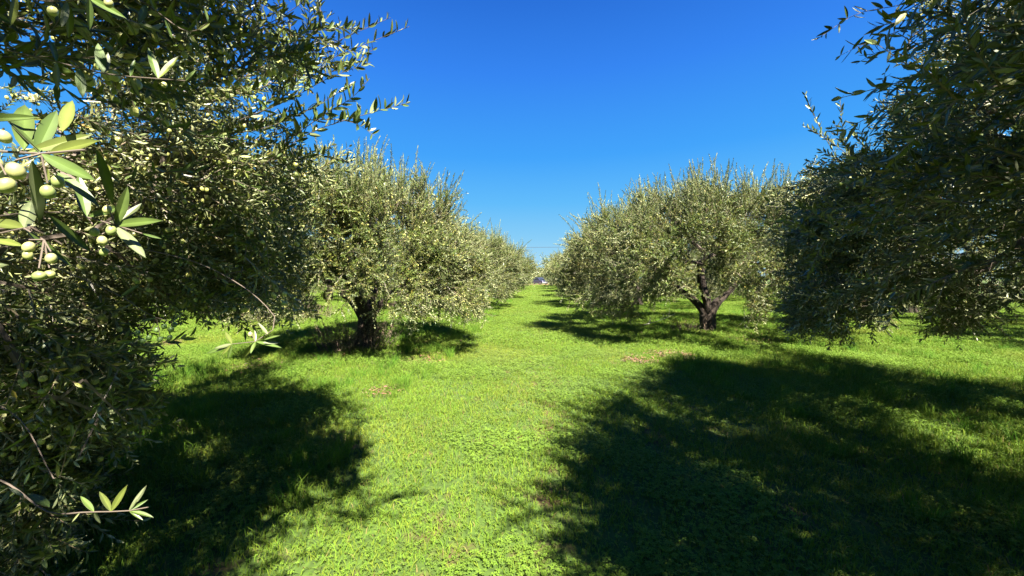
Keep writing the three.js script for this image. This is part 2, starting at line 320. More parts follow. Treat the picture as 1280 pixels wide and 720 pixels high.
  const place = (p, g, inner) => {
    const outv = p.clone().sub(trunkAxis); outv.y *= 0.6; outv.normalize();
    const high = smooth(0.55, 0.95, p.y / H), low = 1 - smooth(0.22, 0.5, p.y / H);
    let dir = g?.dir ? g.dir.clone().addScaledVector(V(R() - 0.5, R() - 0.5, R() - 0.5), 0.7) : outv.multiplyScalar(0.75 - 0.35 * high).add(V(0, 0.12 + 1.0 * high - 0.95 * low, 0)).add(V((R() - 0.5) * 1.1, (R() - 0.5) * 0.9, (R() - 0.5) * 1.1));
    if (high > 0.5 && R() < 0.58 && !inner && !g?.dir) dir = V((R() - 0.5) * 0.5, 1, (R() - 0.5) * 0.5);
    dir.normalize();
    const whip = !inner && (high > 0.4 ? R() < 0.55 : low < 0.2 && R() < 0.08), k = whip ? 3 + Math.floor(R() * 2) : low > 0.4 && R() < 0.7 ? 5 + Math.floor(R() * 2) : Math.floor(R() * 3);
    const q = new THREE.Quaternion().setFromUnitVectors(up, dir).multiply(OUT.clone().setFromAxisAngle(up, R() * 6.28318)), sc = (o.shoot ?? 1) * (0.8 + 0.45 * R());
    if (o.keep && ![0.25, 0.5, ...(whip ? [0.75, 1.0] : [])].every((f) => o.keep(p.clone().addScaledVector(dir, f * sc).add(base)))) return;
    const v = (0.85 + 0.3 * R()) * (o.tone ?? 1), yel = R() * 0.14;
    lists[k].push([new THREE.Matrix4().compose(p, q, V(sc, sc, sc)), new THREE.Color(v * (1 + yel), v, v * (1 - yel))]);
    if (o.fruit && R() < o.fruit * (0.35 + 0.65 * (1 - high)) && !inner) { const f = p.clone().addScaledVector(dir, 0.12 + 0.2 * R()); fruit[R() < 0.5 ? 0 : 1].push([new THREE.Matrix4().compose(f, OUT.clone().setFromAxisAngle(up, R() * 6.28), V(1, 1, 1).multiplyScalar((o.fruitSize ?? 1) * (0.9 + 0.3 * R()))), new THREE.Color(1, 1, 1).multiplyScalar(0.85 + 0.3 * R())]); }
  };
  for (const g of targets) {
    const n = g.few ?? o.per; for (let i = 0; i < n; i++) { const j = Math.pow(R(), 0.5) * (g.wide ?? (g.few ? 0.12 : o.spread ?? 0.32)), a = R() * 6.28, b = Math.acos(2 * R() - 1); place(g.p.clone().add(V(Math.sin(b) * Math.cos(a) * j, Math.cos(b) * j * 0.8, Math.sin(b) * Math.sin(a) * j)), g, false); }
  }
  for (const nd of nodes) if (nd.parent >= 0 && !nd.limb && nd.w < 6 && R() < 0.45) place(nd.p, null, true);
  lists.forEach((l, k) => l.length && instanced('foliage', KINDS[k], M.leaf, l, crown));
  fruit.forEach((l, k) => l.length && instanced('olives', FRUIT[k], M.olive, l, crown));
  if (o.tidy) o.tidy(t);
  return t;
}
const TAU = Math.PI * 2;
const inView = (p, x0, x1) => { const [px, , dz] = pixelOf(p); return dz > 0.15 && px > x0 && px < x1; };
const clearOfCamera = (p, r) => p.distanceTo(EYE) > r && (p.y > 2.3 || Math.hypot(p.x, p.z) > r * 0.75);
// long sprays of the first tree that arch into the sky: [pixel x, pixel y, distance] along each, pairs of leaves
const skyTips = [
  [[[250, 130, 2.3], [340, 105, 2.15], [440, 62, 2.05], [512, 33, 2.0]], 13], [[[290, 100, 2.3], [360, 80, 2.2], [420, 52, 2.1], [488, 22, 2.05]], 12], [[[330, 205, 2.3], [390, 165, 2.2], [440, 148, 2.15], [512, 128, 2.1]], 13],
  [[[280, 20, 2.2], [330, 0, 2.1], [370, -15, 2.1], [420, -40, 2.0]], 10], [[[260, 170, 2.4], [330, 160, 2.3], [390, 135, 2.2], [440, 105, 2.15]], 12], [[[280, 190, 2.5], [350, 200, 2.4], [400, 195, 2.3], [450, 205, 2.3]], 12], [[[300, 60, 2.3], [360, 45, 2.2], [400, 38, 2.15], [450, 35, 2.1]], 10], [[[320, 90, 2.4], [380, 95, 2.3], [420, 88, 2.25], [470, 60, 2.2]], 10],
  [[[300, 150, 2.2], [360, 125, 2.1], [410, 98, 2.05], [464, 78, 2.0]], 10], [[[360, 175, 2.1], [410, 140, 2.0], [440, 122, 2.0], [462, 98, 2.0]], 9], [[[380, 150, 2.2], [425, 150, 2.15], [450, 157, 2.1], [468, 170, 2.1]], 8], [[[250, 60, 1.9], [310, 40, 1.8], [350, 22, 1.75], [385, -2, 1.7]], 11], [[[230, 120, 1.7], [300, 85, 1.6], [340, 70, 1.55], [400, 62, 1.5]], 11],
];
// low boughs of the first tree: hanging between the camera and its trunk
const lowBoughs = [];
{
  const R = rng(640);
  for (let i = 0; i < 75; i++) { const px = -60 + 230 * R(), py = 390 + 250 * Math.pow(R(), 1.1) * (1 - 0.3 * clamp(px / 170, 0, 1)); lowBoughs.push({ p: at(px, py, 1.45 + 1.1 * R()), dir: V(0.5, -0.55, -0.25) }); }
  for (let i = 0; i < 80; i++) { const p = V(-2.9 + 1.95 * R(), 2.35 + 1.0 * R(), 1.3 - 2.0 * R()), [, py, dz] = pixelOf(p); if (dz < 0.1 || py < -20) lowBoughs.push({ p, few: 5, wide: 0.32 }); }
  for (let i = 0; i < 44; i++) { const p = V(-0.95 + 0.75 * R(), 2.9 + 0.6 * R(), -0.8 * R()), [, py] = pixelOf(p); if (py < -60) lowBoughs.push({ p, few: 5, wide: 0.3 }); }
  for (const [path] of skyTips) { const c = new THREE.CatmullRomCurve3(path.map(([x, y, d]) => at(x, y, d))); for (let k = 0; k < 3; k++) { const f = 0.02 + 0.42 * R(); lowBoughs.push({ p: c.getPointAt(f), dir: c.getTangentAt(f).add(V(0, 0.35, 0)), few: 1, wide: 0.015, spray: true }); } }
  for (let i = 0; i < 60; i++) { const px = 20 + 330 * R(), py = 180 + 195 * R(); lowBoughs.push({ p: at(px, py, 2.0 + 1.4 * R()), dir: V(0.6, -0.25, -0.4) }); }
}
const sideBoughs = [];
{
  const R = rng(650);
  for (let i = 0; i < 46; i++) sideBoughs.push({ p: at(1000 + 120 * R(), 225 + 165 * R(), 3.7 + 1.2 * R()), dir: V(-0.5, -0.4, -0.2) });
  for (let i = 0; i < 12; i++) sideBoughs.push({ p: at(1150 + 100 * R(), 330 + 60 * R(), 3.6 + 0.8 * R()), dir: V(-0.2, -0.7, -0.2) });
  for (let i = 0; i < 150; i++) { const p = V(1.75 + 2.9 * R(), 2.4 + 1.2 * R(), 1.5 - 2.6 * R()), [px, py, dz] = pixelOf(p); if (dz < 0.1 || py < -40 || px > 1400) sideBoughs.push({ p, few: 6, wide: 0.34 }); }
  for (let i = 0; i < 30; i++) sideBoughs.push({ p: at(1120 + 150 * R(), 20 + 200 * R(), 2.6 + 1.2 * R()), dir: V(-0.7, 0.1, -0.2) });
}
// first tree of the row on the west side: its crown hangs over the camera's side
const treeA = growTree({ x: -4.2, d: -0.1, rad: 3.9, H: 4.0, skirt: 0.4, seed: 101, trunkH: 0.9, trunkR: 0.27, limbs: [[0.2, 1.7, 1.5], [1.9, 1.6, 1.5], [3.4, 1.7, 1.4], [4.9, 1.7, 1.5]], targets: 420, per: 9, lobes: 1.7, fruit: 0.95, fruitSize: 1.1,
  keep: (p) => { const [px, py, dz] = pixelOf(p); return clearOfCamera(p, 1.1) && (dz < 0.15 || (px < (py < 210 ? 425 : 440) && !(py > 395 && px > 190) && !(px > 395 && py > 235) && !(py > 520 && dz < 1.7) && !(px > 120 && py > 560))); },
  extra: lowBoughs,
  label: 'large olive tree with big pale olives whose leafy twigs reach out over the shaded clover' });
// first tree of the opposite row, dark because it is seen from its shaded side
const treeB = growTree({ x: 5.2, d: 0.6, rad: 4.1, H: 4.5, skirt: 0.6, seed: 202, trunkH: 0.9, trunkR: 0.26, limbs: [[0.6, 1.8, 1.5], [2.4, 1.7, 1.5], [3.9, 1.8, 1.5], [5.4, 1.8, 1.4]], targets: 620, per: 11, lobes: 1.8, spread: 0.38, fruit: 0.05,
  keep: (p) => { const [px, py, dz] = pixelOf(p); return clearOfCamera(p, 1.3) && (dz < 0.15 || (px > (py < 75 ? 1118 : py < 132 ? 1165 : py < 190 ? 1098 : py < 225 ? 1000 : 972) && py < (px < 1100 || (px > 1165 && px < 1240) ? 424 : 388))); },
  extra: sideBoughs,
  label: 'dense dark olive tree seen from its shaded side, hanging low over wide grass shade' });
// boughs on the camera side of the next two trees
const frontC = [], frontD = [];
{
  const R = rng(660);
  for (let i = 0; i < 14; i++) frontC.push({ p: at(395 + 90 * R(), 262 + 80 * R(), 6.6 + 0.8 * R()) });
  for (let i = 0; i < 20; i++) frontD.push({ p: at(835 + 85 * R(), 275 + 82 * R(), 9.0 + 1.3 * R()) });
}
const treeC = growTree({ extra: frontC, x: -3.95, d: 8.3, rad: 2.35, H: 3.45, skirt: 0.5, seed: 303, trunkH: 0.7, trunkR: 0.2, lean: [0.1, 0], limbs: [[-0.5, 1.5, 1.35, 0.5], [1.7, 1.3, 1.4], [3.1, 1.5, 1.3], [4.6, 1.3, 1.5]], targets: 200, per: 14, lobes: 1.7, spread: 0.3, fruit: 0.75,
  label: 'round olive tree laden with yellowish olives, brown suckers crowding its thick leaning trunk' });
const treeD = growTree({ extra: frontD, x: 5.05, d: 11.5, rad: 4.0, H: 3.6, skirt: 0.5, seed: 404, trunkH: 0.5, trunkR: 0.2, limbs: [[3.2, 1.3, 1.15, 0.62], [2.3, 0.9, 1.5, 0.5], [-0.1, 1.15, 1.25, 0.8], [5.0, 1.0, 1.9, 0.6]], targets: 380, per: 14, lobes: 1.7, spread: 0.31, fruit: 0.06,
  soft: true, keep: (p) => { const [px, py] = pixelOf(p); return !(Math.abs(px - 876) < 55 && py > 372); },
  label: 'wide silvery olive tree with upright whips on top and a dark forked trunk' });
const treeE = growTree({ x: -4.7, d: 19, rad: 3.6, H: 3.6, skirt: 0.55, seed: 505, trunkH: 0.8, trunkR: 0.24, lean: [-0.25, 0.1], limbs: [[0.1, 1.4, 1.3], [2.2, 1.4, 1.4], [4.2, 1.4, 1.4]], targets: 240, per: 10, fruit: 0.4, shoot: 1.15,
  label: 'olive tree with a bare leaning trunk standing just past the slender sapling' });
const treeF = growTree({ x: 5.7, d: 21.8, rad: 4.5, H: 3.9, skirt: 0.5, seed: 606, trunkH: 0.9, trunkR: 0.24, limbs: [[0.5, 1.6, 1.4], [2.6, 1.6, 1.4], [4.4, 1.6, 1.4]], targets: 280, per: 10, fruit: 0.08, shoot: 1.2,
  label: 'broad grey-green olive tree directly behind the wide silvery forked one' });
function copyTree(src, x, d, turn, sc, label, group) { const c = src.clone(); c.name = numbered('olive_tree'); c.position.set(x, 0, -d); c.rotation.y = turn; c.scale.set(sc, sc * (0.95 + 0.1 * Math.abs(Math.sin(d * 3.3))), sc); tag(c, label, 'olive tree', group); scene.add(c); return c; }
{
  const R = rng(77);
  const farW = 'olive tree farther down the row behind the yellowish fruiting trees', farE = 'olive tree farther down the row behind the broad grey-green one';
  for (const d of [29.5, 40, 50.5, 61, 71.5, 80]) copyTree(d % 2 ? treeE : treeC, -4.9 + (R() - 0.5) * 0.5, d + (R() - 0.5), R() * TAU, 0.95 + 0.3 * R(), farW, 'olive trees receding along the fruiting row');
  for (const d of [32, 42.5, 53, 63.5, 74]) copyTree(d === 42.5 || d === 74 ? treeD : treeF, 5.8 + (R() - 0.5) * 0.5, d + (R() - 0.5), R() * TAU, 0.92 + 0.14 * R(), farE, 'olive trees receding along the silvery row');
  for (const d of [6, 15.5, 25.5, 36]) copyTree(treeE, -14.6 + (R() - 0.5) * 0.6, d, R() * TAU, 0.95 + 0.16 * R(), 'olive tree of the outer row glimpsed behind the dry brush', 'olive trees of the outer row past the dry brush');
  for (const d of [7, 17.5, 28, 39]) copyTree(treeF, 16 + (R() - 0.5) * 0.6, d, R() * TAU, 0.92 + 0.16 * R(), 'olive tree of the outer row glimpsed beneath the dark low crown', 'olive trees of the outer row past the dark tree');
}

for (const d of [118, 131, 126, 140]) copyTree(treeF, (d * 7.3 % 26) - 12, d, d, 1.15, 'distant tree standing beyond the dirt road', 'distant trees beyond the dirt road');

// ---------------------------------------------------------------- near twigs: every leaf and olive a piece of its own
function leafGeometry(seed, underSeen) {
  const R = rng(seed), s = new Soup(), k = 0.9 + 0.3 * R();
  s.leaf(V(0, 0, 0), V(0, 1, 0), V(0, 0, 1), 1, 0.155 + 0.04 * R(), mul(TOP[seed % 3], k * 0.72), mul(UNDER[seed % 3], k * 0.5), { segs: 6, fold: 0.12 + 0.25 * R(), curl: (R() - 0.3) * 0.35, thick: 0.006, rib: 0.55, mottle: (p) => 0.5 + 0.5 * n3(p.x * 14 + seed, p.y * 7, 3) });
  return s.geometry();
}
const LEAVES = Array.from({ length: 8 }, (_, i) => leafGeometry(900 + i));
const OLIVES = [0, 1, 2, 3].map((i) => { const s = new Soup(); s.ball(V(0, 0, 0), 0.80, 1, [[0.34, 0.36, 0.12], [0.27, 0.32, 0.10], [0.41, 0.41, 0.15], [0.13, 0.21, 0.06]][i], V(0, 1, 0), 16, 10, 0.22); const g = s.geometry(); const p = g.attributes.position; const n = new Float32Array(p.count * 3); for (let j = 0; j < p.count; j++) { const v = V(p.getX(j) / 0.64, p.getY(j), p.getZ(j) / 0.64).normalize(); n.set([v.x, v.y, v.z], j * 3); } g.setAttribute('normal', new THREE.BufferAttribute(n, 3)); return g; });
const TW = rng(4242);
function addLeaf(twig, origin, from, to, facing, width = 1) {
  const d = to.clone().sub(from), L = d.length(), y = d.normalize(), z = facing.clone().addScaledVector(y, -facing.dot(y)).normalize(), x = y.clone().cross(z);
  const m = part('leaf', LEAVES[Math.floor(TW() * LEAVES.length)], M.leaf, twig);
  m.position.copy(from).sub(origin); m.quaternion.setFromRotationMatrix(new THREE.Matrix4().makeBasis(x, y, z)); m.scale.set(L * width, L, L); return m;
}
function addOlive(twig, origin, p, r, dir, green) { const m = part('olive', OLIVES[green ? 3 : Math.floor(TW() * 3)], M.olive, twig); m.position.copy(p).sub(origin); m.quaternion.setFromUnitVectors(up, (dir ?? V(TW() - 0.5, 1.5, TW() - 0.5)).normalize()); m.scale.setScalar(r * 0.70); return m; }
// path: [pixel x, pixel y, distance]; leaves: [from x, from y, to x, to y, distance shift of the tip, upper side (1) or underside (-1) towards the lens]
function nearTwig(tree, path, r, { leaves = [], olives = [], pairs = 0, start = 0.25, upright = 0.9, size = 0.056, joined = false, loose = 0, green = false } = {}) {
  const origin = tree.position, pts = curve(path.map(([x, y, d]) => at(x, y, d)), Math.max(6, path.length * 4)), s = new Soup();
  s.stem(pts.map((p) => p.clone().sub(origin)), pts.map((_, i) => r * (1.15 - 0.75 * i / pts.length)), [1, 1, 1], 6);
  const together = new Soup(), twig = part('twig', s.geometry(), M.twig, tree), dist = path[path.length - 1][2];
  for (const [x0, y0, x1, y1, dz = 0, f = 1, w = 1] of leaves) {
    let a = at(x0, y0, dist), near = 1e9, q = null; for (const p of pts) { const dd = p.distanceTo(a); if (dd < near) { near = dd; q = p; } }
    if (near < 0.03) a = q.clone();
    const b = at(x1, y1, dist + dz), eye = EYE.clone().sub(a).normalize().multiplyScalar(f).add(V((TW() - 0.5) * 0.9, 0.35 * f, (TW() - 0.5) * 0.9));
    addLeaf(twig, origin, a, a.clone().lerp(b, 0.86), eye, w);
  }
  for (const [x, y, dd = dist, rr = 0.0115, dir] of olives) {
    const p = at(x, y, dd); addOlive(twig, origin, p, rr, dir, green);
    let near = 1e9, q = null; for (const t of pts) { const e = t.distanceTo(p); if (e < near) { near = e; q = t; } }
    if (near < 0.12) { const st = new Soup(), top = p.clone().add(V(0, rr * 0.9, 0)); st.stem([q.clone().sub(origin), top.sub(origin)], [0.0012, 0.0009], [1, 1, 1], 4); part('stalk', st.geometry(), M.twig, twig); }
  }
  for (let i = 0; i < pairs; i++) {
    const f = (start + (1 - start) * (i + 0.2 + 0.3 * TW()) / pairs) * (pts.length - 1), k = Math.min(Math.floor(f), pts.length - 2), p = pts[k].clone().lerp(pts[k + 1], f - k), a = pts[k + 1].clone().sub(pts[k]).normalize();
    for (const sg of [-1, 1]) {
      if (loose && TW() < 0.12) continue;
      const side = perp(a).applyAxisAngle(a, (i % 2) * 1.5 + (TW() - 0.5) * (1 + loose)), d = a.clone().multiplyScalar(0.55).addScaledVector(side, sg * 0.75).add(V(0, upright, 0)).add(V((TW() - 0.5) * (0.5 + 0.5 * loose), (TW() - 0.5) * (0.4 + 0.8 * loose), (TW() - 0.5) * (0.5 + 0.5 * loose))).normalize();
      const L = size * (0.7 + 0.45 * TW()) * (i > pairs - 3 ? 0.7 : 1), n = a.clone().addScaledVector(d, -a.dot(d)).add(V((TW() - 0.5) * (0.8 + 2 * loose), (TW() - 0.5) * (0.5 + loose), (TW() - 0.5) * (0.8 + 2 * loose)));
      if (joined) { const k = 0.85 + 0.35 * TW(), c = Math.floor(TW() * 3); together.leaf(p.clone().sub(origin), d, n, L, L * 0.26, mul(TOP[c], k), mul(UNDER[c], k), { segs: 5, fold: 0.3, curl: (TW() - 0.3) * 0.3 }); } else addLeaf(twig, origin, p, p.clone().addScaledVector(d, L), n, 1 + 0.25 * TW());
    }
  }
  if (joined) part('leaves', together.geometry(), M.leaf, twig).userData.kind = 'stuff';
  return twig;
}
nearTwig(treeA, [[-420, 120, 0.7], [-200, 170, 0.5], [-60, 195, 0.44], [10, 188, 0.43], [70, 193, 0.44], [120, 186, 0.46]], 0.003, {
  leaves: [[-40, 150, 56, 143, 0.01, 1, 0.8], [35, 190, 128, 164, 0.03, 1, 1.1], [60, 192, 133, 172, -0.01, 1, 1.1], [88, 190, 136, 237, -0.02, 1, 1.1], [78, 165, 92, 118, 0.04, 1], [30, 188, 28, 110, 0.05, 1, 0.9], [50, 190, 6, 120, 0.06, 1], [70, 215, 132, 258, 0, 1], [20, 200, -40, 250, 0, -1], [45, 192, 75, 130, 0.05, 1, 0.9], [100, 200, 150, 270, 0.06, 1, 0.8], [40, 200, 52, 290, 0.06, -1, 0.9]],
  olives: [[20, 214, 0.42, 0.0135], [8, 232, 0.43, 0.0135], [60, 240, 0.44, 0.0115], [72, 227, 0.45, 0.0105], [5, 171, 0.42, 0.0105], [-6, 205, 0.43, 0.012]] });
nearTwig(treeA, [[-300, 330, 0.8], [-60, 280, 0.62], [70, 265, 0.58], [150, 283, 0.56], [178, 292, 0.55]], 0.0022, {
  leaves: [[143, 282, 164, 226, 0.01, 1, 1.2], [150, 283, 205, 272, 0.0, 1], [150, 285, 188, 322, -0.02, -1, 0.9], [100, 262, 172, 252, 0.04, 1, 0.9], [120, 275, 180, 318, 0.0, 1, 0.9], [165, 288, 205, 300, 0.02, 1], [80, 262, 96, 215, 0.05, 1], [60, 268, 118, 322, 0.06, 1, 0.9], [155, 284, 182, 250, 0.05, -1]],
  olives: [[128, 301, 0.55, 0.0105], [139, 288, 0.55, 0.0105], [134, 262, 0.56, 0.009], [130, 315, 0.56, 0.009], [118, 290, 0.57, 0.010]] });
nearTwig(treeA, [[-260, 290, 0.6], [-60, 300, 0.5], [0, 292, 0.47], [22, 283, 0.47], [55, 300, 0.47]], 0.002, {
  leaves: [[-40, 318, 36, 309, 0.0, 1], [-50, 334, 22, 331, 0.0, -1], [22, 284, -20, 275, 0.03, 1], [40, 292, 92, 340, 0.05, 1, 0.8], [30, 290, 46, 240, 0.06, -1, 0.9]],
  olives: [[36, 309, 0.46, 0.010], [35, 319, 0.47, 0.0085], [64, 323, 0.47, 0.0095], [49, 345, 0.46, 0.0105, V(1.6, 0.3, 0.1)], [62, 343, 0.47, 0.009, V(1.6, 0, 0.1)]] });
nearTwig(treeA, [[-240, 40, 0.9], [-60, 50, 0.8], [66, 76, 0.75], [130, 92, 0.74], [232, 101, 0.74]], 0.0022, {
  leaves: [[124, 88, 120, 44, 0.01, 1, 1.3], [110, 90, 104, 128, 0, 1, 1.3], [128, 90, 138, 66, 0.03, -1], [172, 96, 168, 70, 0, 1, 1.3], [190, 97, 184, 52, 0.01, 1], [160, 95, 178, 128, 0.03, -1], [212, 100, 228, 64, 0.02, 1], [225, 100, 246, 84, 0, 1], [222, 100, 240, 118, 0.02, 1], [75, 78, 62, 42, 0.02, 1], [60, 74, 72, 118, 0.02, -1], [20, 66, 56, 60, 0.02, 1], [0, 62, 50, 48, 0, 1, 0.7], [145, 93, 118, 62, 0.04, 1]],
  olives: [[66, 14, 0.62, 0.0115], [136, 4, 0.62, 0.0105], [205, 106, 0.75, 0.009]] });
nearTwig(treeA, [[-160, -60, 0.8], [-20, -20, 0.7], [60, 2, 0.66], [140, -6, 0.64]], 0.002, { leaves: [[60, 2, 76, 40, 0, -1], [20, -8, 12, 40, 0, 1], [100, 0, 112, 44, 0.02, 1], [120, -4, 160, 22, 0, 1], [85, 0, 92, 60, 0.06, 1]] });
nearTwig(treeA, [[120, -40, 1.0], [190, 10, 0.95], [240, 40, 0.92], [270, 20, 0.9]], 0.002, { pairs: 10, start: 0.2, upright: 0.4, size: 0.06 });
nearTwig(treeA, [[60, 60, 1.3], [140, 130, 1.2], [230, 165, 1.15], [300, 175, 1.1]], 0.0024, { pairs: 13, start: 0.15, upright: 0.4, size: 0.056 });
nearTwig(treeA, [[120, 240, 1.4], [210, 215, 1.3], [290, 225, 1.25], [350, 250, 1.25]], 0.002, { pairs: 12, start: 0.15, upright: 0.3, size: 0.052 });
nearTwig(treeA, [[-120, 560, 1.0], [10, 605, 0.85], [60, 640, 0.8], [110, 640, 0.76], [165, 638, 0.75], [185, 634, 0.75]], 0.0024, {
  leaves: [[30, 620, 8, 608, 0, -1], [62, 634, 30, 614, 0.02, 1, 1.2], [36, 612, 52, 603, 0, -1, 1.3], [65, 636, 76, 618, 0, -1], [132, 625, 162, 601, 0, 1], [140, 634, 122, 610, 0.03, 1], [156, 638, 172, 622, 0, -1], [160, 638, 188, 600, 0.02, -1, 0.9], [165, 638, 189, 622, 0.02, 1], [166, 640, 197, 646, 0, 1, 0.8], [160, 644, 182, 652, 0, 1, 0.7], [100, 640, 98, 616, 0.02, 1], [85, 640, 88, 655, 0, 1], [14, 600, 26, 580, 0.02, -1, 0.8], [30, 606, 38, 588, 0.03, 1, 0.7], [110, 640, 126, 656, 0.03, -1, 0.8]] });
nearTwig(treeA, [[-140, 480, 1.1], [20, 520, 1.0], [70, 600, 0.95], [85, 560, 0.9], [105, 520, 0.9]], 0.002, { pairs: 8, start: 0.3, upright: 0.5, size: 0.05 });
nearTwig(treeA, [[120, 300, 1.5], [250, 330, 1.3], [330, 380, 1.1], [345, 405, 1.05], [325, 425, 1.0], [290, 430, 0.98]], 0.0022, {
  leaves: [[330, 425, 352, 417, 0, 1], [328, 428, 354, 428, 0.02, -1], [325, 430, 356, 434, 0, 1, 0.8], [300, 430, 275, 446, 0, 1], [290, 430, 262, 436, 0, -1], [285, 428, 258, 444, 0.03, 1, 0.9], [310, 430, 300, 452, 0.02, 1, 1.3], [318, 428, 312, 444, -0.02, 1, 1.2], [305, 428, 318, 410, 0.03, 1, 1.2], [295, 430, 280, 412, 0.03, 1], [335, 418, 322, 402, 0.02, -1], [290, 432, 284, 452, 0, 1]],
  olives: [[313, 418, 1.0, 0.0105]] });
nearTwig(treeA, [[60, 330, 1.6], [150, 370, 1.3], [190, 395, 1.15], [215, 402, 1.12]], 0.002, {
  olives: [[172, 416, 1.15, 0.0125], [186, 422, 1.14, 0.0125], [196, 412, 1.15, 0.0125], [205, 408, 1.16, 0.0125], [214, 412, 1.13, 0.0125], [212, 422, 1.14, 0.0125], [200, 424, 1.15, 0.0125], [218, 406, 1.14, 0.0125], [178, 426, 1.16, 0.012]], green: true, leaves: [[150, 372, 178, 352, 0.02, 1], [190, 395, 170, 404, 0, 1], [205, 399, 232, 388, 0.02, 1]] });
for (const [path, n] of skyTips) nearTwig(treeA, path, 0.0024, { pairs: Math.round(n * 2.3), start: 0.06, upright: 0.85, size: 0.074, joined: path[3][2] > 1.95, loose: 1 });
for (const [path, n] of [
  [[[1230, -30, 2.2], [1130, 5, 2.0], [1070, 18, 1.95], [1020, 50, 1.9]], 13], [[[1200, 10, 2.1], [1120, 40, 2.0], [1080, 55, 1.95], [1045, 72, 1.9]], 10], [[[1190, 40, 2.0], [1130, 60, 1.95], [1095, 66, 1.9], [1070, 80, 1.9]], 8],
  [[[1220, 160, 2.3], [1160, 130, 2.2], [1120, 112, 2.1], [1084, 118, 2.1]], 10], [[[1230, 210, 2.4], [1160, 160, 2.3], [1110, 140, 2.2], [1080, 145, 2.15]], 10], [[[1180, 180, 2.5], [1130, 130, 2.4], [1105, 105, 2.4], [1108, 85, 2.4]], 8],
]) nearTwig(treeB, path, 0.0024, { pairs: Math.round(n * 1.9), start: 0.1, upright: 0.1, size: 0.072, loose: 1 });
for (const path of [[[1075, 260, 4.3], [1050, 205, 4.2], [1025, 160, 4.15], [1005, 116, 4.1]], [[1100, 250, 4.3], [1060, 190, 4.2], [1052, 150, 4.2], [1050, 122, 4.2]], [[1085, 240, 4.2], [1060, 195, 4.1], [1035, 175, 4.1], [1003, 156, 4.1]], [[1120, 240, 4.2], [1090, 200, 4.1], [1078, 180, 4.1], [1064, 166, 4.1]]]) nearTwig(treeB, path, 0.004, { pairs: 30, start: 0.12, upright: 0.7, size: 0.075, joined: true, loose: 1 });

// ---------------------------------------------------------------- suckers at the trunks, dry brush, litter, tall grass
function dryShoots(seed, n, rad, h, cols, leafy) {
  const R = rng(seed), s = new Soup();
  for (let i = 0; i < n; i++) {
    const a = R() * TAU, r = rad * Math.sqrt(R()), b = V(Math.cos(a) * r, -0.02, Math.sin(a) * r), hh = h * (0.5 + 0.6 * R()) * (1 - 0.35 * r / rad), d = V(Math.cos(a) * 0.35 + (R() - 0.5) * 0.7, 1, Math.sin(a) * 0.35 + (R() - 0.5) * 0.7).normalize(), c = cols[Math.floor(R() * cols.length)];
    const pts = [b]; let p = b.clone(); for (let k = 0; k < 4; k++) { d.add(V((R() - 0.5) * 0.35, -0.02, (R() - 0.5) * 0.35)).normalize(); p = p.clone().addScaledVector(d, hh / 4); pts.push(p); }
    s.stem(pts, [0.005, 0.004, 0.0032, 0.0024, 0.0012], mul(c, 0.7));
    for (let k = 0; k < leafy; k++) { const t = 0.2 + 0.8 * R(), f = t * 3.99, i0 = Math.floor(f), q = pts[i0].clone().lerp(pts[i0 + 1], f - i0), ld = V(R() - 0.5, R() - 0.3, R() - 0.5).normalize(); s.leaf(q, ld, V(R() - 0.5, 1, R() - 0.5), 0.03 + 0.03 * R(), 0.012, mul(c, 0.8 + 0.5 * R()), mul(c, 1.2)); }
  }
  return s.geometry();
}
const BROWN = [[0.17, 0.115, 0.075], [0.22, 0.16, 0.105], [0.12, 0.085, 0.055], [0.15, 0.13, 0.075]];
const suck = part('suckers', dryShoots(61, 260, 0.75, 1.0, [...BROWN, [0.09, 0.10, 0.035]], 14), M.dry, treeC); suck.userData.kind = 'stuff'; suck.userData.label = 'brown half-dry suckers'; suck.position.set(-0.1, 0, 0.25);
const suck2 = part('suckers', dryShoots(62, 60, 0.55, 0.55, [...BROWN, [0.07, 0.08, 0.03]], 12), M.dry, treeD); suck2.userData.kind = 'stuff'; suck2.position.set(-0.55, 0, 0.15);
function dryBush(px, py, rad, h, seed, label) { const b = thing('dry_bush', onGround(px, py), label, 'bush', 'dry bushes'); part('stems', dryShoots(seed, 130, rad, h, BROWN, 16), M.dry, b).userData.kind = 'stuff'; part('dead_twigs', dryShoots(seed + 5, 40, rad * 0.9, h * 1.15, [[0.24, 0.19, 0.14]], 2), M.dry, b).userData.kind = 'stuff'; return b; }
dryBush(372, 398, 1.3, 0.95, 71, 'wide brown dry bush behind the fruiting tree with suckers');
dryBush(318, 402, 1.0, 0.8, 72, 'low dry brown bush beside the wide dry bush');
dryBush(507, 386, 0.9, 0.75, 73, 'small rounded dry bush between two leaning olive trunks');
dryBush(78, 404, 0.9, 1.0, 74, 'pinkish dry bush half hidden by the large olive crown');
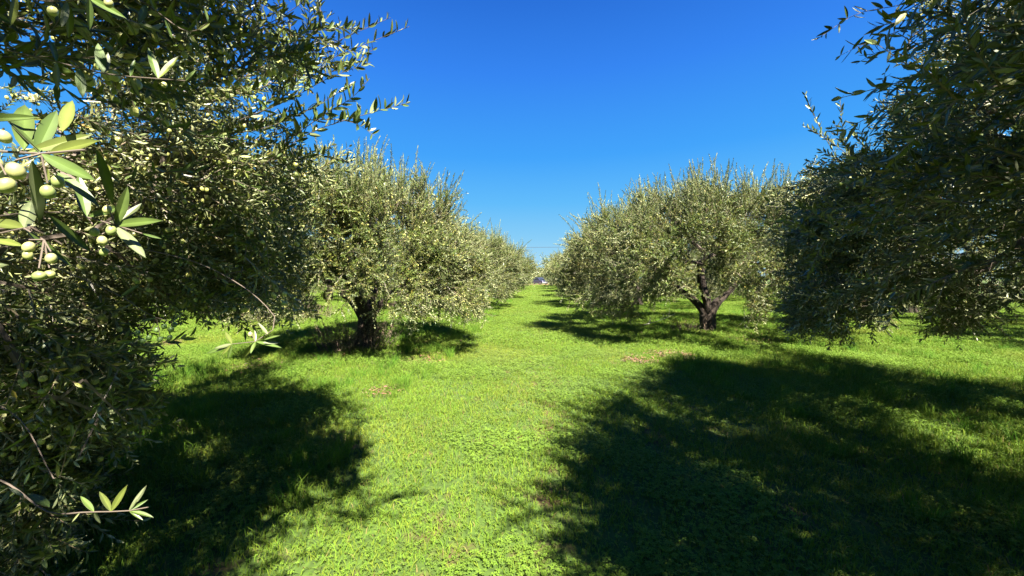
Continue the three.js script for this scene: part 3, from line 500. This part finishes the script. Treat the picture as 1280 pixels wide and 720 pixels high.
{
  const s = new Soup(), R = rng(81); s.leaf(V(0, 0.004, 0), V(0, 0.05, 1).normalize(), up, 0.05, 0.014, [0.20, 0.13, 0.075], [0.25, 0.19, 0.13], { curl: 0.3, fold: 0.4 });
  const list = [];
  const drop = (x, d, rad, n) => { for (let i = 0; i < n; i++) { const a = R() * TAU, r = rad * Math.pow(R(), 0.7); list.push([new THREE.Matrix4().compose(V(x + Math.cos(a) * r, 0.012 + 0.05 * R(), -d + Math.sin(a) * r), new THREE.Quaternion().setFromEuler(new THREE.Euler((R() - 0.5) * 0.9, R() * TAU, (R() - 0.5) * 0.9)), V(1, 1, 1).multiplyScalar(0.7 + 0.7 * R())), new THREE.Color(0.8 + 0.6 * R(), 0.8 + 0.4 * R(), 0.8 + 0.4 * R())]); } };
  drop(-3.9, 8.2, 2.2, 1500); drop(5.05, 11.5, 2.4, 1300); drop(-4.7, 19, 2.2, 700);
  for (const [px, py, r, n] of [[838, 445, 0.5, 500], [800, 452, 0.35, 250], [205, 432, 0.35, 450], [225, 428, 0.3, 350], [320, 462, 0.5, 350], [530, 452, 0.4, 160], [950, 425, 0.8, 600], [480, 490, 0.3, 120]]) { const g = onGround(px, py); drop(g.x, -g.z, r, n); }
  const g = new THREE.Group(); g.name = 'leaf_litter'; scene.add(g); tag(g, 'brown fallen olive leaves scattered in the grass near the trunks', 'leaf litter', null, 'stuff'); instanced('dry_leaves', s.geometry(), M.dry, list, g);
}
{
  const tuft = (seed) => { const R = rng(seed), s = new Soup(); for (let i = 0; i < 46; i++) { const x = (R() - 0.5) * 0.14, z = (R() - 0.5) * 0.14, h = 0.10 + 0.16 * R(), a = R() * TAU, b = R() * TAU, l = h * (0.2 + 0.7 * R()), w = 0.0022, t = 0.8 + 0.4 * R(), c = [0.12 * t, 0.235 * t, 0.014 * t], cx = Math.cos(a) * w, cz = Math.sin(a) * w; const A = V(x - cx, -0.01, z - cz), B = V(x + cx, -0.01, z + cz), C = V(x - cx + Math.cos(b) * l * 0.3, h * 0.6, z - cz + Math.sin(b) * l * 0.3), D = V(x + cx + Math.cos(b) * l * 0.3, h * 0.6, z + cz + Math.sin(b) * l * 0.3), E = V(x + Math.cos(b) * l, h * 0.92, z + Math.sin(b) * l); s.tri(A, B, D, c); s.tri(A, D, C, c); s.tri(C, D, E, c); } return s.geometry(); };
  const R = rng(91), lists = [[], []];
  for (let i = 0; i < 5200; i++) { const side = R() < 0.5 ? -1 : 1, d = 1.5 + 24 * Math.pow(R(), 1.3), x = side < 0 ? -1.7 - 6 * Math.pow(R(), 1.2) : 2.4 + 8 * Math.pow(R(), 1.1); if (n2(x * 0.7, d * 0.5 + 33) + 0.25 < R() * 0.8) continue; lists[i % 2].push([new THREE.Matrix4().compose(V(x, 0, -d), new THREE.Quaternion().setFromAxisAngle(up, R() * TAU), V(1, 0.6 + 0.6 * R(), 1)), new THREE.Color(0.85 + 0.3 * R(), 0.9 + 0.2 * R(), 1)]); }
  const g = new THREE.Group(); g.name = 'tall_grass'; scene.add(g); tag(g, 'taller tufts of green grass under and beside the olive crowns', 'tall grass', null, 'stuff'); lists.forEach((l, k) => instanced('tall_tufts', tuft(92 + k), M.grass, l, g));
}
// ---------------------------------------------------------------- sapling and pruned branch
{
  const R = rng(95), b = onGround(592, 404), t = thing('sapling', b, 'slender thin sapling standing alone at the grassy lane edge', 'sapling');
  const pts = curve([V(0, -0.03, 0), V(0.02, 0.3, 0.01), V(-0.03, 0.6, 0), V(0.02, 0.95, 0.02)], 10), s = new Soup(); s.stem(pts, pts.map((_, i) => 0.009 - 0.0006 * i), [0.16, 0.12, 0.085], 6);
  for (let i = 0; i < 7; i++) { const p = pts[4 + i % 6], a = R() * TAU; s.stem([p, p.clone().add(V(Math.cos(a) * 0.12, 0.14, Math.sin(a) * 0.12))], [0.004, 0.0015], [0.18, 0.14, 0.1], 4); }
  part('stem', s.geometry(), M.dry, t);
  const l = new Soup(); for (let i = 0; i < 46; i++) { const p = pts[4 + Math.floor(R() * 7)].clone().add(V((R() - 0.5) * 0.22, R() * 0.12, (R() - 0.5) * 0.22)); l.leaf(p, V(R() - 0.5, R() * 0.7, R() - 0.5).normalize(), up, 0.05, 0.02, R() < 0.4 ? [0.16, 0.12, 0.04] : [0.09, 0.13, 0.03], [0.15, 0.17, 0.08]); }
  part('foliage', l.geometry(), M.leaf, t).userData.kind = 'stuff';
}
{
  const R = rng(97), b = onGround(822, 408), t = thing('pruned_branch', b, 'pale bare pruned branch lying in the shade beside the forked trunk', 'branch');
  const s = new Soup(), c = [0.36, 0.33, 0.28], main = curve([V(-0.45, 0.06, 0.05), V(-0.1, 0.14, 0), V(0.25, 0.26, -0.05), V(0.55, 0.42, 0)], 10); s.stem(main, main.map((_, i) => 0.014 - 0.001 * i), c, 6); part('stem', s.geometry(), M.dry, t);
  for (let i = 0; i < 8; i++) { const q = new Soup(), p = main[1 + i], d = V(R() - 0.3, 0.5 + R() * 0.5, R() - 0.5).normalize(), e = p.clone().addScaledVector(d, 0.16 + 0.14 * R()); q.stem([p, p.clone().lerp(e, 0.5).add(V(0, -0.02, 0.02)), e], [0.006, 0.0045, 0.002], c, 4); part('side_twig', q.geometry(), M.dry, t); }
}
// ---------------------------------------------------------------- beyond the orchard: a car, poles and an overhead cable
{
  const car = thing('parked_car', V(0.55, 0, -89), 'small dark blue car parked on the reddish road at the lane end', 'car'); car.rotation.y = -0.95;
  const paint = new THREE.MeshPhysicalMaterial({ color: new THREE.Color(0.05, 0.05, 0.10), roughness: 0.4, clearcoat: 0.6, clearcoatRoughness: 0.06, metalness: 0.2 }), glass = new THREE.MeshPhysicalMaterial({ color: new THREE.Color(0.02, 0.025, 0.03), roughness: 0.05 }), rubber = new THREE.MeshStandardMaterial({ color: new THREE.Color(0.02, 0.02, 0.02), roughness: 0.9 }), rim = new THREE.MeshStandardMaterial({ color: new THREE.Color(0.6, 0.6, 0.62), roughness: 0.3, metalness: 0.9 }), lamp = new THREE.MeshPhysicalMaterial({ color: new THREE.Color(0.75, 0.77, 0.8), roughness: 0.1 }), trim = new THREE.MeshStandardMaterial({ color: new THREE.Color(0.30, 0.30, 0.31), roughness: 0.5 });
  const profile = (pts, width, bevel) => { const sh = new THREE.Shape(); pts.forEach(([x, y], i) => i ? sh.lineTo(x, y) : sh.moveTo(x, y)); sh.closePath(); const g = new THREE.ExtrudeGeometry(sh, { depth: width - 2 * bevel, bevelEnabled: true, bevelSize: bevel, bevelThickness: bevel, bevelSegments: 3 }); g.translate(0, 0, -width / 2 + bevel); return g; };
  part('body', profile([[-1.95, 0.35], [1.95, 0.35], [2.0, 0.62], [1.85, 0.86], [0.95, 0.98], [-1.75, 1.0], [-1.98, 0.8]], 1.7, 0.08), paint, car);
  part('cabin', profile([[-1.72, 0.98], [0.98, 0.97], [0.30, 1.46], [-0.1, 1.52], [-1.15, 1.5], [-1.55, 1.25]], 1.5, 0.07), paint, car);
  for (const z of [-1, 1]) { const g = profile([[-1.45, 1.04], [0.72, 1.04], [0.22, 1.4], [-1.1, 1.42]], 0.02, 0.004); g.translate(0, 0, z * 0.752); part('side_window', g, glass, car); }
  const ws = new THREE.BoxGeometry(0.02, 0.66, 1.24); ws.rotateZ(0.94); ws.translate(0.72, 1.23, 0); part('windscreen', ws, glass, car);
  const rw = new THREE.BoxGeometry(0.02, 0.4, 1.2); rw.rotateZ(-0.6); rw.translate(-1.46, 1.36, 0); part('rear_window', rw, glass, car);
  for (const [x, z] of [[-1.25, -0.78], [-1.25, 0.78], [1.25, -0.78], [1.25, 0.78]]) { const g = new THREE.CylinderGeometry(0.31, 0.31, 0.2, 20); g.rotateX(Math.PI / 2); g.translate(x, 0.31, z); const w = part('wheel', g, rubber, car), r = new THREE.CylinderGeometry(0.19, 0.19, 0.215, 14); r.rotateX(Math.PI / 2); r.translate(x, 0.31, z); part('rim', r, rim, w); }
  for (const z of [-0.58, 0.58]) { const g = new THREE.SphereGeometry(0.13, 12, 8); g.scale(0.5, 0.75, 1.2); g.translate(1.97, 0.72, z); part('headlight', g, lamp, car); }
  const bp = new THREE.BoxGeometry(0.12, 0.22, 1.62); bp.translate(2.03, 0.46, 0); part('bumper', bp, trim, car);
  const wood = new THREE.MeshStandardMaterial({ color: new THREE.Color(0.13, 0.095, 0.07), roughness: 0.9 }), wireMat = new THREE.MeshStandardMaterial({ color: new THREE.Color(0.03, 0.03, 0.035), roughness: 0.7 });
  const wireY = 9.8;
  for (const [x, lab] of [[-26, 'wooden utility pole behind the fruiting olive row'], [27, 'wooden utility pole behind the silvery olive row']]) {
    const p = thing('utility_pole', V(x, 0, -96), lab, 'utility pole', 'utility poles along the road'), sh = new THREE.CylinderGeometry(0.1, 0.15, 10.2, 12); sh.translate(0, 5.0, 0); part('shaft', sh, wood, p);
    const arm = new THREE.BoxGeometry(0.1, 0.12, 1.3); arm.translate(0, 9.62, 0); part('crossarm', arm, wood, p);
    const ins = new THREE.CylinderGeometry(0.04, 0.06, 0.13, 10); ins.translate(0, wireY - 0.07, 0.4); part('insulator', ins, trim, p);
  }
  const pts = []; for (let i = 0; i <= 40; i++) { const f = i / 40; pts.push(V(-26 + 53 * f, wireY + 0.02 - 0.55 * 4 * f * (1 - f), -95.6)); }
  const wire = new THREE.Mesh(new THREE.TubeGeometry(new THREE.CatmullRomCurve3(pts), 80, 0.045, 6), wireMat); wire.name = 'overhead_cable'; tag(wire, 'thin dark overhead cable crossing the sky above the lane end', 'cable'); scene.add(wire);
}
scene.traverse((m) => { if (m.isMesh) { m.castShadow = true; m.receiveShadow = true; } });
renderer.render(scene, camera);
